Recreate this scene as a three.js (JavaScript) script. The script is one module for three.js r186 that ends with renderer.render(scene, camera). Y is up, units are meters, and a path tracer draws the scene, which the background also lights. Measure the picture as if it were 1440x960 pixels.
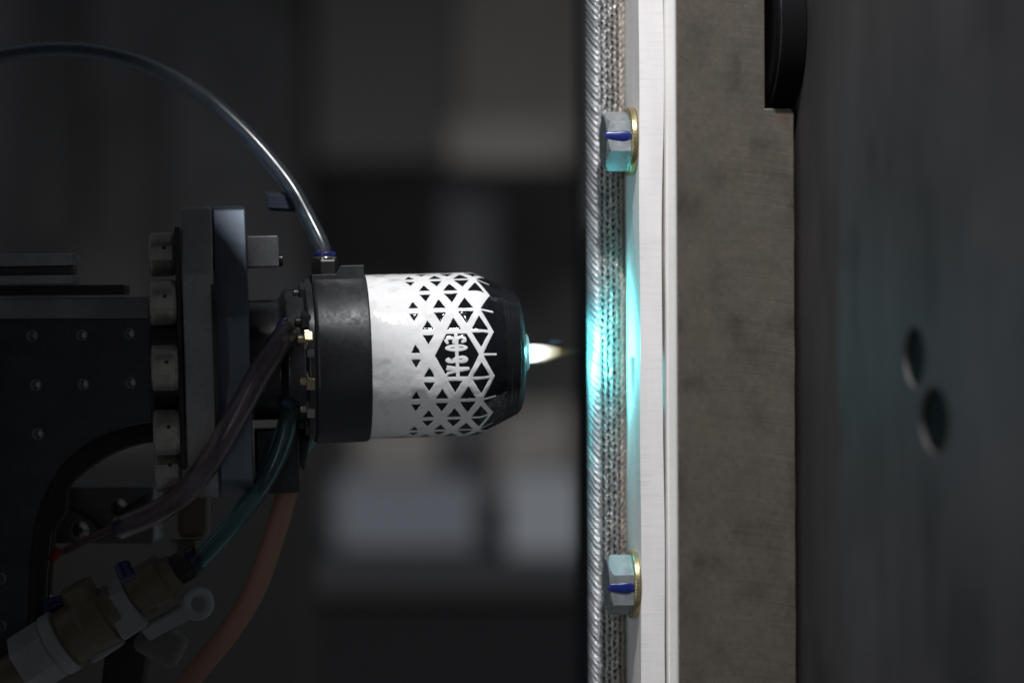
import * as THREE from 'three';
import { RoundedBoxGeometry } from 'three/addons/geometries/RoundedBoxGeometry.js';
import { mergeGeometries, mergeVertices, toCreasedNormals } from 'three/addons/utils/BufferGeometryUtils.js';
import { RectAreaLightUniformsLib } from 'three/addons/lights/RectAreaLightUniformsLib.js';
import { Brush, Evaluator, INTERSECTION } from 'three-bvh-csg';

// ------------------------------------------------------------------ camera, lamps, exposure
const scene = new THREE.Scene();
const DIST = 0.75, PX = 0.0002;                      // eye to the subject plane; size of a photo pixel on that plane
const camera = new THREE.PerspectiveCamera(2 * Math.atan(480 * PX / DIST) * 180 / Math.PI, 1.5, 0.05, 20);
camera.position.set(0, 0, DIST);
camera.lookAt(0, 0, 0);
camera.focus = 0.735;
camera.userData.fStop = 4.8;
scene.background = new THREE.Color(0.055, 0.057, 0.062);
const renderer = new THREE.WebGLRenderer({ antialias: true });
renderer.toneMapping = THREE.LinearToneMapping;
renderer.toneMappingExposure = 1;
renderer.shadowMap.enabled = true;
RectAreaLightUniformsLib.init();

const KEY = { at: [0.06, 0.54, 0.36], power: 0.78, color: [0.97, 0.98, 1] };
const FILL = { at: [-0.31, -0.12, 0.74], size: [0.08, 0.8], power: 4.2, color: [0.93, 0.96, 1] };
const FLAME_LIGHT = { power: 0.0022, jet: 0.0052, color: [0.13, 0.92, 1] };

// ------------------------------------------------------------------ helpers
const rnd = ((s) => () => { s |= 0; s = s + 0x6D2B79F5 | 0; let t = Math.imul(s ^ s >>> 15, 1 | s); t = t + Math.imul(t ^ t >>> 7, 61 | t) ^ t; return ((t ^ t >>> 14) >>> 0) / 4294967296; })(20240611);
const R = (d) => d * Math.PI / 180;
const V = (x, y, z) => new THREE.Vector3(x, y, z);
const lerp = THREE.MathUtils.lerp;
const at = (px, py, z = 0) => V((px - 720) * PX * (DIST - z) / DIST, (480 - py) * PX * (DIST - z) / DIST, z);   // a point of the place, seen there at that depth
const taken = {};
function numbered(name) { const n = taken[name] = (taken[name] ?? -1) + 1; return n ? name + '_' + String(n).padStart(3, '0') : name; }
function shadows(o) { o.castShadow = o.receiveShadow = true; return o; }
function thing(name, label, category, pos = V(0, 0, 0), rot = [0, 0, 0], group) {
  const o = new THREE.Group(); o.name = numbered(name); o.position.copy(pos); o.rotation.set(...rot);
  o.userData = { label, category }; if (group) o.userData.group = group;
  scene.add(o); return o;
}
function part(name, geo, mat, parent, label) {
  const m = shadows(new THREE.Mesh(geo, mat)); m.name = name; if (label) m.userData.label = label;
  parent.add(m); return m;
}
function solo(name, label, category, geo, mat, pos, rot, group) {
  const m = shadows(new THREE.Mesh(geo, mat)); m.name = numbered(name); m.userData = { label, category };
  if (group) m.userData.group = group;
  if (pos) m.position.copy(pos); if (rot) m.rotation.set(...rot);
  scene.add(m); return m;
}
function struct(name, geo, mat, pos, label) {
  const m = shadows(new THREE.Mesh(geo, mat)); m.name = name; m.userData = { kind: 'structure', label };
  if (pos) m.position.copy(pos); scene.add(m); return m;
}
function moved(g, x = 0, y = 0, z = 0, rx = 0, ry = 0, rz = 0) { g.applyMatrix4(new THREE.Matrix4().compose(V(x, y, z), new THREE.Quaternion().setFromEuler(new THREE.Euler(rx, ry, rz)), V(1, 1, 1))); return g; }
function merged(list) { return mergeGeometries(list.map((g) => { g = g.index ? g.toNonIndexed() : g; for (const k of Object.keys(g.attributes)) if (!['position', 'normal', 'uv'].includes(k)) g.deleteAttribute(k); return g; })); }
function metreUV(g) {                                              // uv in metres, by the way each face looks
  g = g.index ? g.toNonIndexed() : g;
  const p = g.attributes.position, n = g.attributes.normal, uv = new Float32Array(p.count * 2);
  for (let i = 0; i < p.count; i += 3) {
    const c = [0, 1, 2].map((k) => V(p.getX(i + k), p.getY(i + k), p.getZ(i + k)));
    const f = c[1].clone().sub(c[0]).cross(c[2].clone().sub(c[0]));
    const ax = Math.abs(f.x), ay = Math.abs(f.y), az = Math.abs(f.z);
    for (let k = 0; k < 3; k++) { const q = c[k]; const [a, b] = az >= ax && az >= ay ? [q.x, q.y] : ax >= ay ? [q.z, q.y] : [q.x, q.z]; uv[(i + k) * 2] = a; uv[(i + k) * 2 + 1] = b; }
  }
  g.setAttribute('uv', new THREE.BufferAttribute(uv, 2)); return g;
}
const box = (w, h, d, r = 0.0004, s = 2) => metreUV(new RoundedBoxGeometry(w, h, d, s, Math.min(r, w * 0.45, h * 0.45, d * 0.45)));
function latheX(points, seg = 96) {                                // points [along, radius]; the axis runs along +x; uv.x along, uv.y round (0 faces the back)
  const g = new THREE.LatheGeometry(points.map(([a, r]) => new THREE.Vector2(r, a)), seg);
  return moved(g, 0, 0, 0, 0, 0, -Math.PI / 2);
}
function round(points, r = 0.0004) {                               // profile with every inner corner eased
  const out = [points[0]];
  for (let i = 1; i < points.length - 1; i++) {
    const [p, q, s] = [points[i - 1], points[i], points[i + 1]].map(([a, b]) => new THREE.Vector2(a, b));
    const e = Math.min(r, p.distanceTo(q) * 0.45, q.distanceTo(s) * 0.45);
    const a = q.clone().add(p.clone().sub(q).setLength(e)), b = q.clone().add(s.clone().sub(q).setLength(e));
    for (let k = 0; k <= 4; k++) { const t = k / 4; out.push([(1 - t) ** 2 * a.x + 2 * t * (1 - t) * q.x + t * t * b.x, (1 - t) ** 2 * a.y + 2 * t * (1 - t) * q.y + t * t * b.y]); }
  }
  out.push(points.at(-1)); return out;
}
const ringX = (points, r, seg) => latheX(round(points, r), seg);
function hexX(len, flats, chamfer = 0.0006) {                       // hexagonal bar along +x from 0, flat towards +z, ends eased
  const s = new THREE.Shape(), c = flats / Math.sqrt(3);
  for (let k = 0; k < 6; k++) { const a = R(60 * k + 30) , x = Math.cos(a) * c, y = Math.sin(a) * c; k ? s.lineTo(x, y) : s.moveTo(x, y); }
  const g = new THREE.ExtrudeGeometry(s, { depth: len - 2 * chamfer, bevelEnabled: true, bevelSize: chamfer, bevelThickness: chamfer, bevelOffset: -chamfer, bevelSegments: 2, steps: 1 });
  return metreUV(moved(moved(g, 0, 0, chamfer), 0, 0, 0, 0, Math.PI / 2, 0));
}
function tube(points, r, radial = 16, seg) { const c = new THREE.CatmullRomCurve3(points, false, 'centripetal'); return new THREE.TubeGeometry(c, seg ?? points.length * 14, r, radial, false); }
function pipe(points, r, ri, radial = 20, seg) {                    // tube with a bore and closed ends
  const o = tube(points, r, radial, seg), i = tube(points, ri, radial, seg);
  const ix = i.index.array; for (let k = 0; k < ix.length; k += 3) { const t = ix[k]; ix[k] = ix[k + 1]; ix[k + 1] = t; }
  const n = i.attributes.normal.array; for (let k = 0; k < n.length; k++) n[k] *= -1;
  return mergeGeometries([o, i]);
}
function along(g, a, b) {                                          // turns +x geometry to run from a towards b
  const q = new THREE.Quaternion().setFromUnitVectors(V(1, 0, 0), b.clone().sub(a).normalize());
  g.applyMatrix4(new THREE.Matrix4().compose(a, q, V(1, 1, 1))); return g;
}

// ------------------------------------------------------------------ textures
function lattice(n, seed) { let s = seed * 7919 + 13; const a = new Float32Array(n * n); for (let i = 0; i < a.length; i++) { s = (Math.imul(s, 1664525) + 1013904223) >>> 0; a[i] = s / 4294967296; } return a; }
function noise(nx, ny, seed) {                                      // tiling value noise over 0..1 with nx by ny cells
  const n = 64, L = lattice(n, seed), f = (t) => t * t * (3 - 2 * t);
  return (u, v) => {
    const x = u * nx, y = v * ny, x0 = Math.floor(x), y0 = Math.floor(y), fx = f(x - x0), fy = f(y - y0);
    const g = (i, j) => { const a = ((i % nx) + nx) % nx, b = ((j % ny) + ny) % ny; return L[((b * 31 + (a >> 6) * 17) % n) * n + (a % n) ^ (b >> 6)] ?? 0.5; };
    return lerp(lerp(g(x0, y0), g(x0 + 1, y0), fx), lerp(g(x0, y0 + 1), g(x0 + 1, y0 + 1), fx), fy);
  };
}
function fbm(nx, ny, seed, oct = 4, gain = 0.5) { const l = []; for (let o = 0; o < oct; o++) l.push(noise(nx << o, ny << o, seed + o * 11)); return (u, v) => { let s = 0, w = 1, t = 0; for (const q of l) { s += w * q(u, v); t += w; w *= gain; } return s / t; }; }
function tex(w, h, f, srgb, metres) {                               // f(u, v) gives a grey or [r, g, b]
  const d = new Uint8Array(w * h * 4);
  for (let y = 0; y < h; y++) for (let x = 0; x < w; x++) {
    const c = f((x + 0.5) / w, (y + 0.5) / h), i = (y * w + x) * 4;
    for (let k = 0; k < 3; k++) d[i + k] = Math.max(0, Math.min(255, 255 * (c.length ? c[k] : c)));
    d[i + 3] = 255;
  }
  const t = new THREE.DataTexture(d, w, h); t.wrapS = t.wrapT = THREE.RepeatWrapping; t.magFilter = THREE.LinearFilter; t.minFilter = THREE.LinearMipmapLinearFilter; t.generateMipmaps = true;
  if (srgb) t.colorSpace = THREE.SRGBColorSpace;
  if (metres) t.repeat.set(1 / metres[0], 1 / metres[1]);
  t.needsUpdate = true; return t;
}
const sq = (c) => Math.pow(Math.max(c, 0), 1 / 2.2);               // linear to stored
const tint = (c, k) => c.map((x) => sq(x * k));
const std = (o) => new THREE.MeshStandardMaterial(o);
const phy = (o) => new THREE.MeshPhysicalMaterial(o);
const C = (r, g, b) => new THREE.Color().setRGB(r, g, b);

const fine = (() => { const a = fbm(48, 48, 3, 3), b = fbm(6, 6, 9, 4); return tex(512, 512, (u, v) => 0.6 * a(u, v) + 0.4 * b(u, v), false, [0.03, 0.03]); })();
const roughVar = (() => { const a = fbm(5, 5, 21, 5), b = fbm(60, 60, 5, 2); return tex(512, 512, (u, v) => 0.55 + 0.5 * (a(u, v) - 0.5) + 0.25 * (b(u, v) - 0.5), false, [0.04, 0.04]); })();
function worn(base, metres = [0.05, 0.05], amount = 0.35, seed = 1) {  // patchy surface colour with scratches
  const a = fbm(5, 5, seed, 5), b = fbm(40, 40, seed + 50, 2), s = [];
  let z = seed * 977; const q = () => (z = (Math.imul(z, 1664525) + 1013904223) >>> 0) / 4294967296;
  const N = 512, lines = new Float32Array(N * N);
  for (let k = 0; k < 70; k++) { let x = q() * N, y = q() * N; const an = q() * Math.PI, l = 10 + q() * 60, w = (q() - 0.35) * 0.6; for (let i = 0; i < l; i++) { lines[(Math.floor(y) & (N - 1)) * N + (Math.floor(x) & (N - 1))] += w; x += Math.cos(an); y += Math.sin(an); } }
  return tex(N, N, (u, v) => tint(base, 1 + amount * (2 * (a(u, v) - 0.5) + 0.7 * (b(u, v) - 0.5) + lines[Math.floor(v * N) * N + Math.floor(u * N)])), true, metres);
}

const M = {};
M.blackMatte = std({ map: worn([0.022, 0.023, 0.025], [0.04, 0.04], 0.5, 2), roughness: 0.55, roughnessMap: roughVar, bumpMap: fine, bumpScale: 0.00001 });
M.black = std({ color: C(0.012, 0.012, 0.014), roughness: 0.5, roughnessMap: roughVar });
M.rubber = std({ color: C(0.012, 0.012, 0.013), roughness: 0.6, bumpMap: fine, bumpScale: 0.00003 });
M.grey = std({ map: worn([0.16, 0.16, 0.163], [0.05, 0.05], 0.3, 4), roughness: 0.5, metalness: 0.2, roughnessMap: roughVar });
M.screwMetal = std({ map: worn([0.5, 0.47, 0.42], [0.02, 0.02], 0.35, 5), roughness: 0.5, metalness: 0.3, roughnessMap: roughVar });
M.flangeSteel = std({ map: worn([0.125, 0.15, 0.19], [0.03, 0.03], 0.2, 6), roughness: 0.42, metalness: 0.7, bumpMap: fine, bumpScale: 0.000008 });
M.knob = phy({ color: C(0.004, 0.004, 0.0045), roughness: 0.7, specularIntensity: 0.12 });
M.brass = std({ map: worn([0.52, 0.45, 0.30], [0.02, 0.02], 0.3, 7), roughness: 0.42, metalness: 0.9, roughnessMap: roughVar });
M.zinc = std({ map: worn([0.30, 0.325, 0.34], [0.015, 0.015], 0.3, 8), roughness: 0.6, metalness: 0.35, roughnessMap: roughVar, bumpMap: fine, bumpScale: 0.00004 });
M.washer = std({ map: worn([0.50, 0.43, 0.24], [0.012, 0.012], 0.5, 9), roughness: 0.5, metalness: 0.8, roughnessMap: roughVar, bumpMap: fine, bumpScale: 0.00006 });
M.bluePaint = phy({ color: C(0.007, 0.018, 0.15), roughness: 0.3, clearcoat: 0.6 });
M.blueCap = phy({ color: C(0.010, 0.016, 0.10), roughness: 0.3, clearcoat: 0.4 });
M.nickel = std({ map: worn([0.45, 0.43, 0.40], [0.02, 0.02], 0.3, 10), roughness: 0.35, metalness: 0.95, roughnessMap: roughVar });

// ------------------------------------------------------------------ far background, out of focus
const ZB = -1.3, far = (px, py, z = ZB) => at(px, py, z), fs = PX * (DIST - ZB) / DIST;
const farBox = (x0, y0, x1, y1, depth, z = ZB) => { const k = PX * (DIST - z) / DIST; return metreUV(moved(new RoundedBoxGeometry((x1 - x0) * k, (y1 - y0) * k, depth, 2, 0.004), 0, 0, -depth / 2)); };
{
  const wall = std({ map: worn([0.22, 0.217, 0.214], [0.5, 0.5], 0.35, 30), roughness: 0.8 });
  struct('wall', metreUV(new RoundedBoxGeometry(3.4, 2.4, 0.06, 2, 0.004)), wall, V(0, 0, -1.75), 'dark grey wall far behind the bench, out of focus');
  const put = (name, label, cat, x0, y0, x1, y1, d, mat, z = ZB) => solo(name, label, cat, farBox(x0, y0, x1, y1, d, z), mat, at((x0 + x1) / 2, (y0 + y1) / 2, z));
  const cab = thing('storage_cabinet', 'blurred grey brown wall cabinet high behind the nozzle', 'cabinet', at(640, 60, ZB - 0.05));
  const k = PX * (DIST - ZB + 0.05) / DIST, cm = std({ map: worn([0.46, 0.42, 0.38], [0.3, 0.3], 0.3, 31), roughness: 0.6 }), cm2 = std({ color: C(0.21, 0.2, 0.19), roughness: 0.6 });
  part('carcass', moved(box(400 * k, 340 * k, 0.2, 0.004), 0, 0, -0.102), cm2, cab);
  part('door', moved(box(196 * k, 336 * k, 0.016, 0.003), -100 * k, 0, 0), cm2, cab);
  part('door', moved(box(196 * k, 336 * k, 0.016, 0.003), 100 * k, 0, 0), cm, cab, 'brownish right cabinet door');
  put('storage_box', 'warm grey box blurred in the lower part of the cabinet, above the nozzle', 'box', 630, 168, 800, 234, 0.06, std({ map: worn([0.66, 0.60, 0.54], [0.2, 0.2], 0.3, 35), roughness: 0.7 }), ZB + 0.02);
  put('support_pillar', 'dim vertical grey pillar blurred behind the top of the nozzle', 'pillar', 620, 240, 700, 640, 0.08, std({ color: C(0.2, 0.2, 0.21), roughness: 0.7 }), ZB - 0.06);
  put('storage_bin', 'larger pale blue grey bin blurred on the bench, beside the orange hose', 'bin', 470, 672, 672, 782, 0.14, std({ color: C(0.52, 0.55, 0.62), roughness: 0.6 }), ZB - 0.05);
  put('storage_bin', 'brighter pale blue grey bin blurred on the bench, beside the braided gasket', 'bin', 712, 668, 818, 780, 0.14, std({ color: C(0.82, 0.86, 0.92), roughness: 0.6 }), ZB + 0.02);
  put('equipment_case', 'brown grey case blurred behind the two pale bins', 'case', 500, 570, 806, 700, 0.1, std({ map: worn([0.75, 0.69, 0.63], [0.2, 0.2], 0.3, 33), roughness: 0.7 }), ZB - 0.16);
  const b = thing('bench', 'dark bench edge running blurred below the pale bins', 'bench', at(620, 812, ZB + 0.08));
  const kb = PX * (DIST - ZB - 0.08) / DIST;
  part('top', moved(box(900 * kb, 48 * kb, 0.34, 0.004), 0, 0, -0.17), std({ color: C(0.09, 0.09, 0.092), roughness: 0.6 }), b);
  part('skirt', moved(box(880 * kb, 260 * kb, 0.02, 0.004), 0, -160 * kb, -0.03), std({ color: C(0.02, 0.02, 0.022), roughness: 0.8 }), b);
  put('door_frame', 'dark upright frame edge close behind the braided gasket', 'frame', 813, -120, 860, 1080, 0.05, std({ color: C(0.012, 0.012, 0.013), roughness: 0.8 }), -0.16);
  put('cable_duct', 'dark vertical cable duct blurred behind the clear hose, far left', 'cable duct', 30, -60, 112, 340, 0.05, std({ color: C(0.1, 0.1, 0.1), roughness: 0.8 }), ZB - 0.1);
  put('equipment_rack', 'tall dark equipment rack blurred behind the clear hose', 'rack', 240, -80, 430, 760, 0.2, std({ map: worn([0.15, 0.15, 0.15], [0.2, 0.2], 0.4, 34), roughness: 0.7 }), ZB - 0.1);
}

// ------------------------------------------------------------------ the flange stack and chamber on the right
const YAW = R(7), LEAN = R(0.25), W0 = at(900, 480, 6e-3), WR = [0, YAW, LEAN];
const inWall = new THREE.Matrix4().compose(W0, new THREE.Quaternion().setFromEuler(new THREE.Euler(...WR)), V(1, 1, 1));
const wallAt = (u, y, w) => V(u, y, w).applyMatrix4(inWall);
const H = 0.14;
{
  // alloy plate with a slot through it: outline in (w, y), thickness along u
  const T1 = 0.0070;
  const alu = (seed, hatch) => {
    const a = fbm(4, 8, seed, 4), b = fbm(3, 400, seed + 5, 2), c = fbm(50, 50, seed + 9, 2), d = noise(2, 30, seed + 3);
    return [tex(256, 2048, (u, v) => { const h = Math.pow(b(u, v), 3) * hatch * (0.3 + d(u, v)); return tint([0.895, 0.865, 0.845], 1 - 0.16 * (a(u, v) - 0.4) - 0.12 * h - 0.03 * Math.pow(c(u, v), 3)); }, true, [0.02, 0.2]),
      tex(256, 2048, (u, v) => 0.5 * b(u, v) + 0.1 * c(u, v), false, [0.02, 0.2])];
  };
  const [c1, b1] = alu(41, 1), [c2, b2] = alu(47, 0.6);
  M.alloy = std({ map: c1, bumpMap: b1, bumpScale: 0.00002, roughness: 0.5, metalness: 0.1 });
  M.alloyThin = std({ map: c2, bumpMap: b2, bumpScale: 0.00003, roughness: 0.38, metalness: 0.2 });
  const s = new THREE.Shape(); s.moveTo(-0.06, -H);
  for (let i = 0; i <= 40; i++) s.lineTo(-0.0003, lerp(-H, H, i / 40));
  s.lineTo(-0.06, H);
  const h = new THREE.Path(); h.moveTo(-0.0168, -0.0184); h.lineTo(-0.0086, -0.0184); h.lineTo(-0.0086, -0.0042); h.lineTo(-0.0168, -0.0042); h.closePath(); s.holes.push(h);
  let g = new THREE.ExtrudeGeometry(s, { depth: T1 - 0.0006, bevelEnabled: true, bevelSize: 0.0003, bevelThickness: 0.0003, bevelSegments: 2, steps: 4 });
  moved(g, 0, 0, 0.0003); moved(g, 0, 0, 0, 0, -Math.PI / 2, 0);     // (w, y, depth) -> x = -depth
  g.applyMatrix4(new THREE.Matrix4().makeScale(-1, 1, 1));
  { // mirrored: turn the faces round again
    g = g.index ? g.toNonIndexed() : g; const p = g.attributes.position;
    for (let i = 0; i < p.count; i += 3) { const t = [p.getX(i), p.getY(i), p.getZ(i)]; p.setXYZ(i, p.getX(i + 1), p.getY(i + 1), p.getZ(i + 1)); p.setXYZ(i + 1, ...t); }
    for (let i = 0; i < p.count; i++) { // the sheet is a little bowed away from its neighbour at mid height
      const y = p.getY(i), x = p.getX(i), bow = 0.0007 * Math.exp(-Math.pow((y + 0.005) / 0.045, 2)) + 0.0002 * Math.sin(y * 60);
      p.setX(i, x - bow * (x / T1) + 0.00012 * Math.sin(y * 95 + 1));
    }
    g.deleteAttribute('normal'); g = toCreasedNormals(g, R(30));
  }
  const p1 = thing('flange_plate', 'thick pale alloy flange plate whose white edge stands behind the two bolts', 'plate', W0, WR);
  part('plate', metreUV(g), M.alloy, p1);
  solo('backing_sheet', 'thin pale metal sheet between the white plate edge and the brown steel slab', 'sheet', moved(box(0.0036, 2 * H, 0.06, 0.0011, 4), 0.00945, 0, -0.0322), M.alloyThin, W0, WR);

  // steel slab with a notch
  const S0 = 0.0112, S1 = 0.0450, NU = 0.0366, NY = 0.0655;
  const mill = (() => {
    const W = 512, Hh = 2048, a = fbm(4, 20, 61, 5), b = fbm(30, 120, 63, 3), e = noise(3, 60, 65), f = fbm(5, 300, 67, 2), g2 = noise(6, 24, 69);
    const sc = new Float32Array(W * Hh);
    for (let k = 0; k < 46; k++) { let x = rnd() * W, y = rnd() * Hh; const an = R(-30 + 60 * rnd() + (rnd() < 0.4 ? 90 : 0)), l = 6 + rnd() * 46, w = (rnd() - 0.45) * 0.5, th = 1 + (rnd() < 0.3 ? 1 : 0); for (let i = 0; i < l; i++) { for (let t = 0; t < th; t++) sc[(Math.floor(y + t) & (Hh - 1)) * W + ((Math.floor(x) % W + W) % W)] += w; x += Math.cos(an); y += Math.sin(an); } }
    const stroke = (u0, v0, u1, v1, n, w, to) => { for (let i = 0; i < n; i++) { const t = i / n; to[(Math.floor(lerp(v0, v1, t) * Hh + (rnd() - 0.5) * 3)) * W + Math.floor(lerp(u0, u1, t) * W + (rnd() - 0.5) * 5)] += w; } };
    const red = new Float32Array(W * Hh);
    stroke(0.03, 0.711, 0.10, 0.703, 420, -0.22, sc); stroke(0.19, 0.700, 0.27, 0.714, 300, -0.2, sc); stroke(0.28, 0.708, 0.29, 0.695, 200, -0.2, sc); stroke(0.17, 0.694, 0.22, 0.697, 160, -0.15, sc);
    for (let k = 0; k < 6; k++) stroke(0.84 + 0.03 * rnd(), 0.621 + 0.002 * k, 0.96, 0.617 + 0.002 * k, 260, 0.3, red);
    for (let k = 0; k < 9; k++) { const x = 0.1 + 0.8 * rnd(), y = 0.05 + 0.9 * rnd(); stroke(x, y, x + (rnd() - 0.5) * 0.02, y + 0.004 + 0.008 * rnd(), 60, 0.5, sc); }
    const arcs = (u, v) => { const x = u; const yy = v + 0.012 * Math.pow(Math.max(x - 0.25, 0), 2) * 2; return f(x * 0.35, yy); };
    const col = tex(W, Hh, (u, v) => { const m = a(u, v), r = b(u, v); const k = 1 + 0.16 * (m - 0.5) + 0.26 * (r - 0.5) + 0.5 * sc[Math.floor(v * Hh) * W + Math.floor(u * W)] - 0.35 * Math.pow(g2(u, v), 4) + 0.2 * (arcs(u, v) - 0.5) * (0.2 + u); const rd = Math.min(1, red[Math.floor(v * Hh) * W + Math.floor(u * W)]); return tint([0.150 + 0.012 * (r - 0.5) + 0.02 * rd, 0.130 * (1 - 0.5 * rd), (0.106 - 0.01 * (m - 0.5)) * (1 - 0.45 * rd)], Math.max(0.25, k)); }, true, [0.034, 0.2]);
    const bm = tex(W, Hh, (u, v) => 0.25 * b(u, v) + 0.75 * arcs(u, v) * (0.25 + 0.75 * Math.pow(u, 2)) + 0.1 * e(u, v), false, [0.034, 0.2]);
    for (const t of [col, bm]) t.offset.set(-S0 / 0.034, 0.31);
    return [col, bm];
  })();
  M.slab = std({ map: mill[0], bumpMap: mill[1], bumpScale: 0.0001, roughness: 0.5, metalness: 0.45, roughnessMap: roughVar });
  const sl = new THREE.Shape(); sl.moveTo(S0, -H); sl.lineTo(S1, -H);
  for (let i = 0; i <= 30; i++) sl.lineTo(S1 - 0.0001 + 0.00007 * Math.sin(i * 2.3) + 0.00005 * Math.sin(i * 5.1), lerp(-H, NY - 0.0012, i / 30));
  sl.lineTo(S1 - 0.0009, NY); sl.lineTo(NU, NY); sl.lineTo(NU, H); sl.lineTo(S0, H);
  const sg = new THREE.ExtrudeGeometry(sl, { depth: 0.062, bevelEnabled: true, bevelSize: 0.0003, bevelThickness: 0.0003, bevelOffset: -0.0003, bevelSegments: 2 });
  solo('steel_slab', 'wide brown grey milled steel slab edge with a notch at its top right', 'slab', metreUV(moved(sg, 0, 0, -0.0655)), M.slab, W0, WR);

  // dark chamber wall that comes forward, with two round openings
  const cw = new THREE.Shape(); cw.moveTo(-0.075, -H); cw.lineTo(0.30, -H); cw.lineTo(0.30, H); cw.lineTo(-0.075, H); cw.closePath();
  const cu = 0.0462, wFor = (px) => { let lo = -0.05, hi = 0.29; for (let i = 0; i < 50; i++) { const m = (lo + hi) / 2, p = wallAt(cu, 0, m); (720 + p.x / (DIST - p.z) * DIST / PX < px) ? lo = m : hi = m; } return lo; };
  const yFor = (w, py) => (480 - py) * PX * (DIST - wallAt(cu, 0, w).z) / DIST;
  const plugs = [];
  const hole = (px, py, rx, ry) => { const w = wFor(px), y = yFor(w, py), q = new THREE.Path(); q.absellipse(w, y, rx, ry, 0, Math.PI * 2, true, 0); cw.holes.push(q); plugs.push([w, y, rx, ry]); };
  hole(1286, 503, 0.0095, 0.0072); hole(1314, 592, 0.0125, 0.0078);
  const cg = new THREE.ExtrudeGeometry(cw, { depth: 0.012, bevelEnabled: false, curveSegments: 28 });
  moved(cg, 0, 0, 0, 0, Math.PI / 2, 0);                            // (w, y, d) -> x = d, z = -w
  cg.applyMatrix4(new THREE.Matrix4().makeScale(1, 1, -1));
  { const p = cg.attributes.position; for (let i = 0; i < p.count; i += 3) { const t = [p.getX(i), p.getY(i), p.getZ(i)]; p.setXYZ(i, p.getX(i + 1), p.getY(i + 1), p.getZ(i + 1)); p.setXYZ(i + 1, ...t); } cg.deleteAttribute('normal'); cg.computeVertexNormals(); }
  const plateCol = (() => {
    const a = fbm(9, 5, 71, 5), b = fbm(40, 9, 73, 3), c = fbm(16, 12, 75, 4);
    return tex(1024, 512, (u, v) => { const k = 1 + 1.3 * (a(u, v) - 0.5) + 0.3 * (b(u, v) - 0.5) + 1.2 * Math.max(0, c(u, v) - 0.6) - 1.8 * Math.max(0, c(1 - u, v) - 0.58); return tint([0.045, 0.041, 0.0445], k); }, true, [0.28, 0.28]);
  })();
  plateCol.offset.set(0.1, 0.5);
  M.chamber = std({ map: plateCol, roughness: 0.7, metalness: 0.1, bumpMap: fine, bumpScale: 0.00005 });
  const ch = thing('chamber_wall', 'dark blue grey steel wall at the right edge, coming towards the viewer, with two black openings', 'wall', W0, WR);
  part('panel', metreUV(moved(cg, cu, 0, 0)), M.chamber, ch);
  for (const [w, y, rx, ry] of plugs) { const g2 = new THREE.CylinderGeometry(1, 1, 0.004, 32); g2.scale(ry * 0.985, 1, rx * 0.985); g2.deleteAttribute('normal'); g2.computeVertexNormals(); part('black_plug', moved(moved(g2, 0, 0, 0, 0, 0, Math.PI / 2), cu + 0.0032, y, w), M.knob, ch); }
  part('liner', moved(box(0.004, 2 * H, 0.37, 0.0005), cu + 0.022, 0, 0.112), std({ color: C(0.004, 0.004, 0.004), roughness: 0.9 }), ch);

  // black knob in the notch
  const kn = thing('clamp_knob', 'round black clamp knob sitting in the notch of the steel slab', 'knob', wallAt(0.0375, 0.0885, -0.013), WR);
  part('rim', ringX([[0, 0.017], [0, 0.0215], [0.0016, 0.0225], [0.0085, 0.0225], [0.0085, 0.004]], 0.0006), M.knob, kn);
  part('face', ringX([[0.0006, 0], [0.0006, 0.0172]], 0.0002), M.knob, kn);
  part('bead', moved(new THREE.TorusGeometry(0.0222, 0.00035, 8, 80), 0.0012, 0, 0, 0, Math.PI / 2, 0), M.black, kn);

  // two hex bolts with washers and blue inspection marks
  const ev = new Evaluator(); ev.useGroups = false; ev.attributes = ['position', 'normal', 'uv'];
  const hb = new Brush(moved(new THREE.CylinderGeometry(0.00855, 0.00855, 0.0068, 6), 0, 0, 0, 0, 0, Math.PI / 2)); hb.updateMatrixWorld();
  const cone = new Brush(latheX([[-0.0034, 0], [-0.0034, 0.0070], [-0.0024, 0.0084], [-0.0016, 0.0092], [0.0030, 0.0092], [0.0034, 0.0083], [0.0034, 0]], 96)); cone.updateMatrixWorld();
  const headGeo = metreUV(toCreasedNormals(ev.evaluate(hb, cone, INTERSECTION).geometry, R(20)));
  const wash = metreUV(ringX([[-0.0021, 0.005], [-0.0021, 0.0096], [0, 0.0096], [0, 0.005]], 0.0006, 96));
  const bolt = thing('hex_bolt', 'upper zinc hex bolt with a blue paint stripe, its lower flat glowing teal', 'bolt', V(0, 0, 0), WR, 'hex bolts on the flange plate');
  const hg = part('head', moved(headGeo.clone(), -0.0055, 0, 0), M.zinc, bolt);
  const wg = part('washer', moved(wash.clone(), -0.0001, 0, 0), M.washer, bolt);
  const markShape = () => { // brushed lacquer: an uneven ridge over the flat and onto the washer
    const g = new THREE.SphereGeometry(1, 40, 24), p = g.attributes.position;
    for (let i = 0; i < p.count; i++) { const x = p.getX(i), y = p.getY(i), z = p.getZ(i); p.setXYZ(i, x * 0.0046, y * (0.00145 + 0.00012 * Math.sin(x * 5)) - 0.00012 * Math.cos(x * 3), z * 0.0005); }
    g.computeVertexNormals(); return g;
  };
  part('paint_mark', moved(markShape(), -0.0052, 0.0003, 0.0074), M.bluePaint, bolt);
  const turnHead = (b, deg, mark) => { for (const c of b.children) if (c.name === 'head') c.rotation.x = R(deg); else if (c.name === 'paint_mark') { c.rotation.x = R(mark); } };
  bolt.position.copy(wallAt(0, 0.0564, -0.0085)); turnHead(bolt, -8 + 30, -6);
  const bolt2 = bolt.clone(); bolt2.name = numbered('hex_bolt'); scene.add(bolt2);
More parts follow.
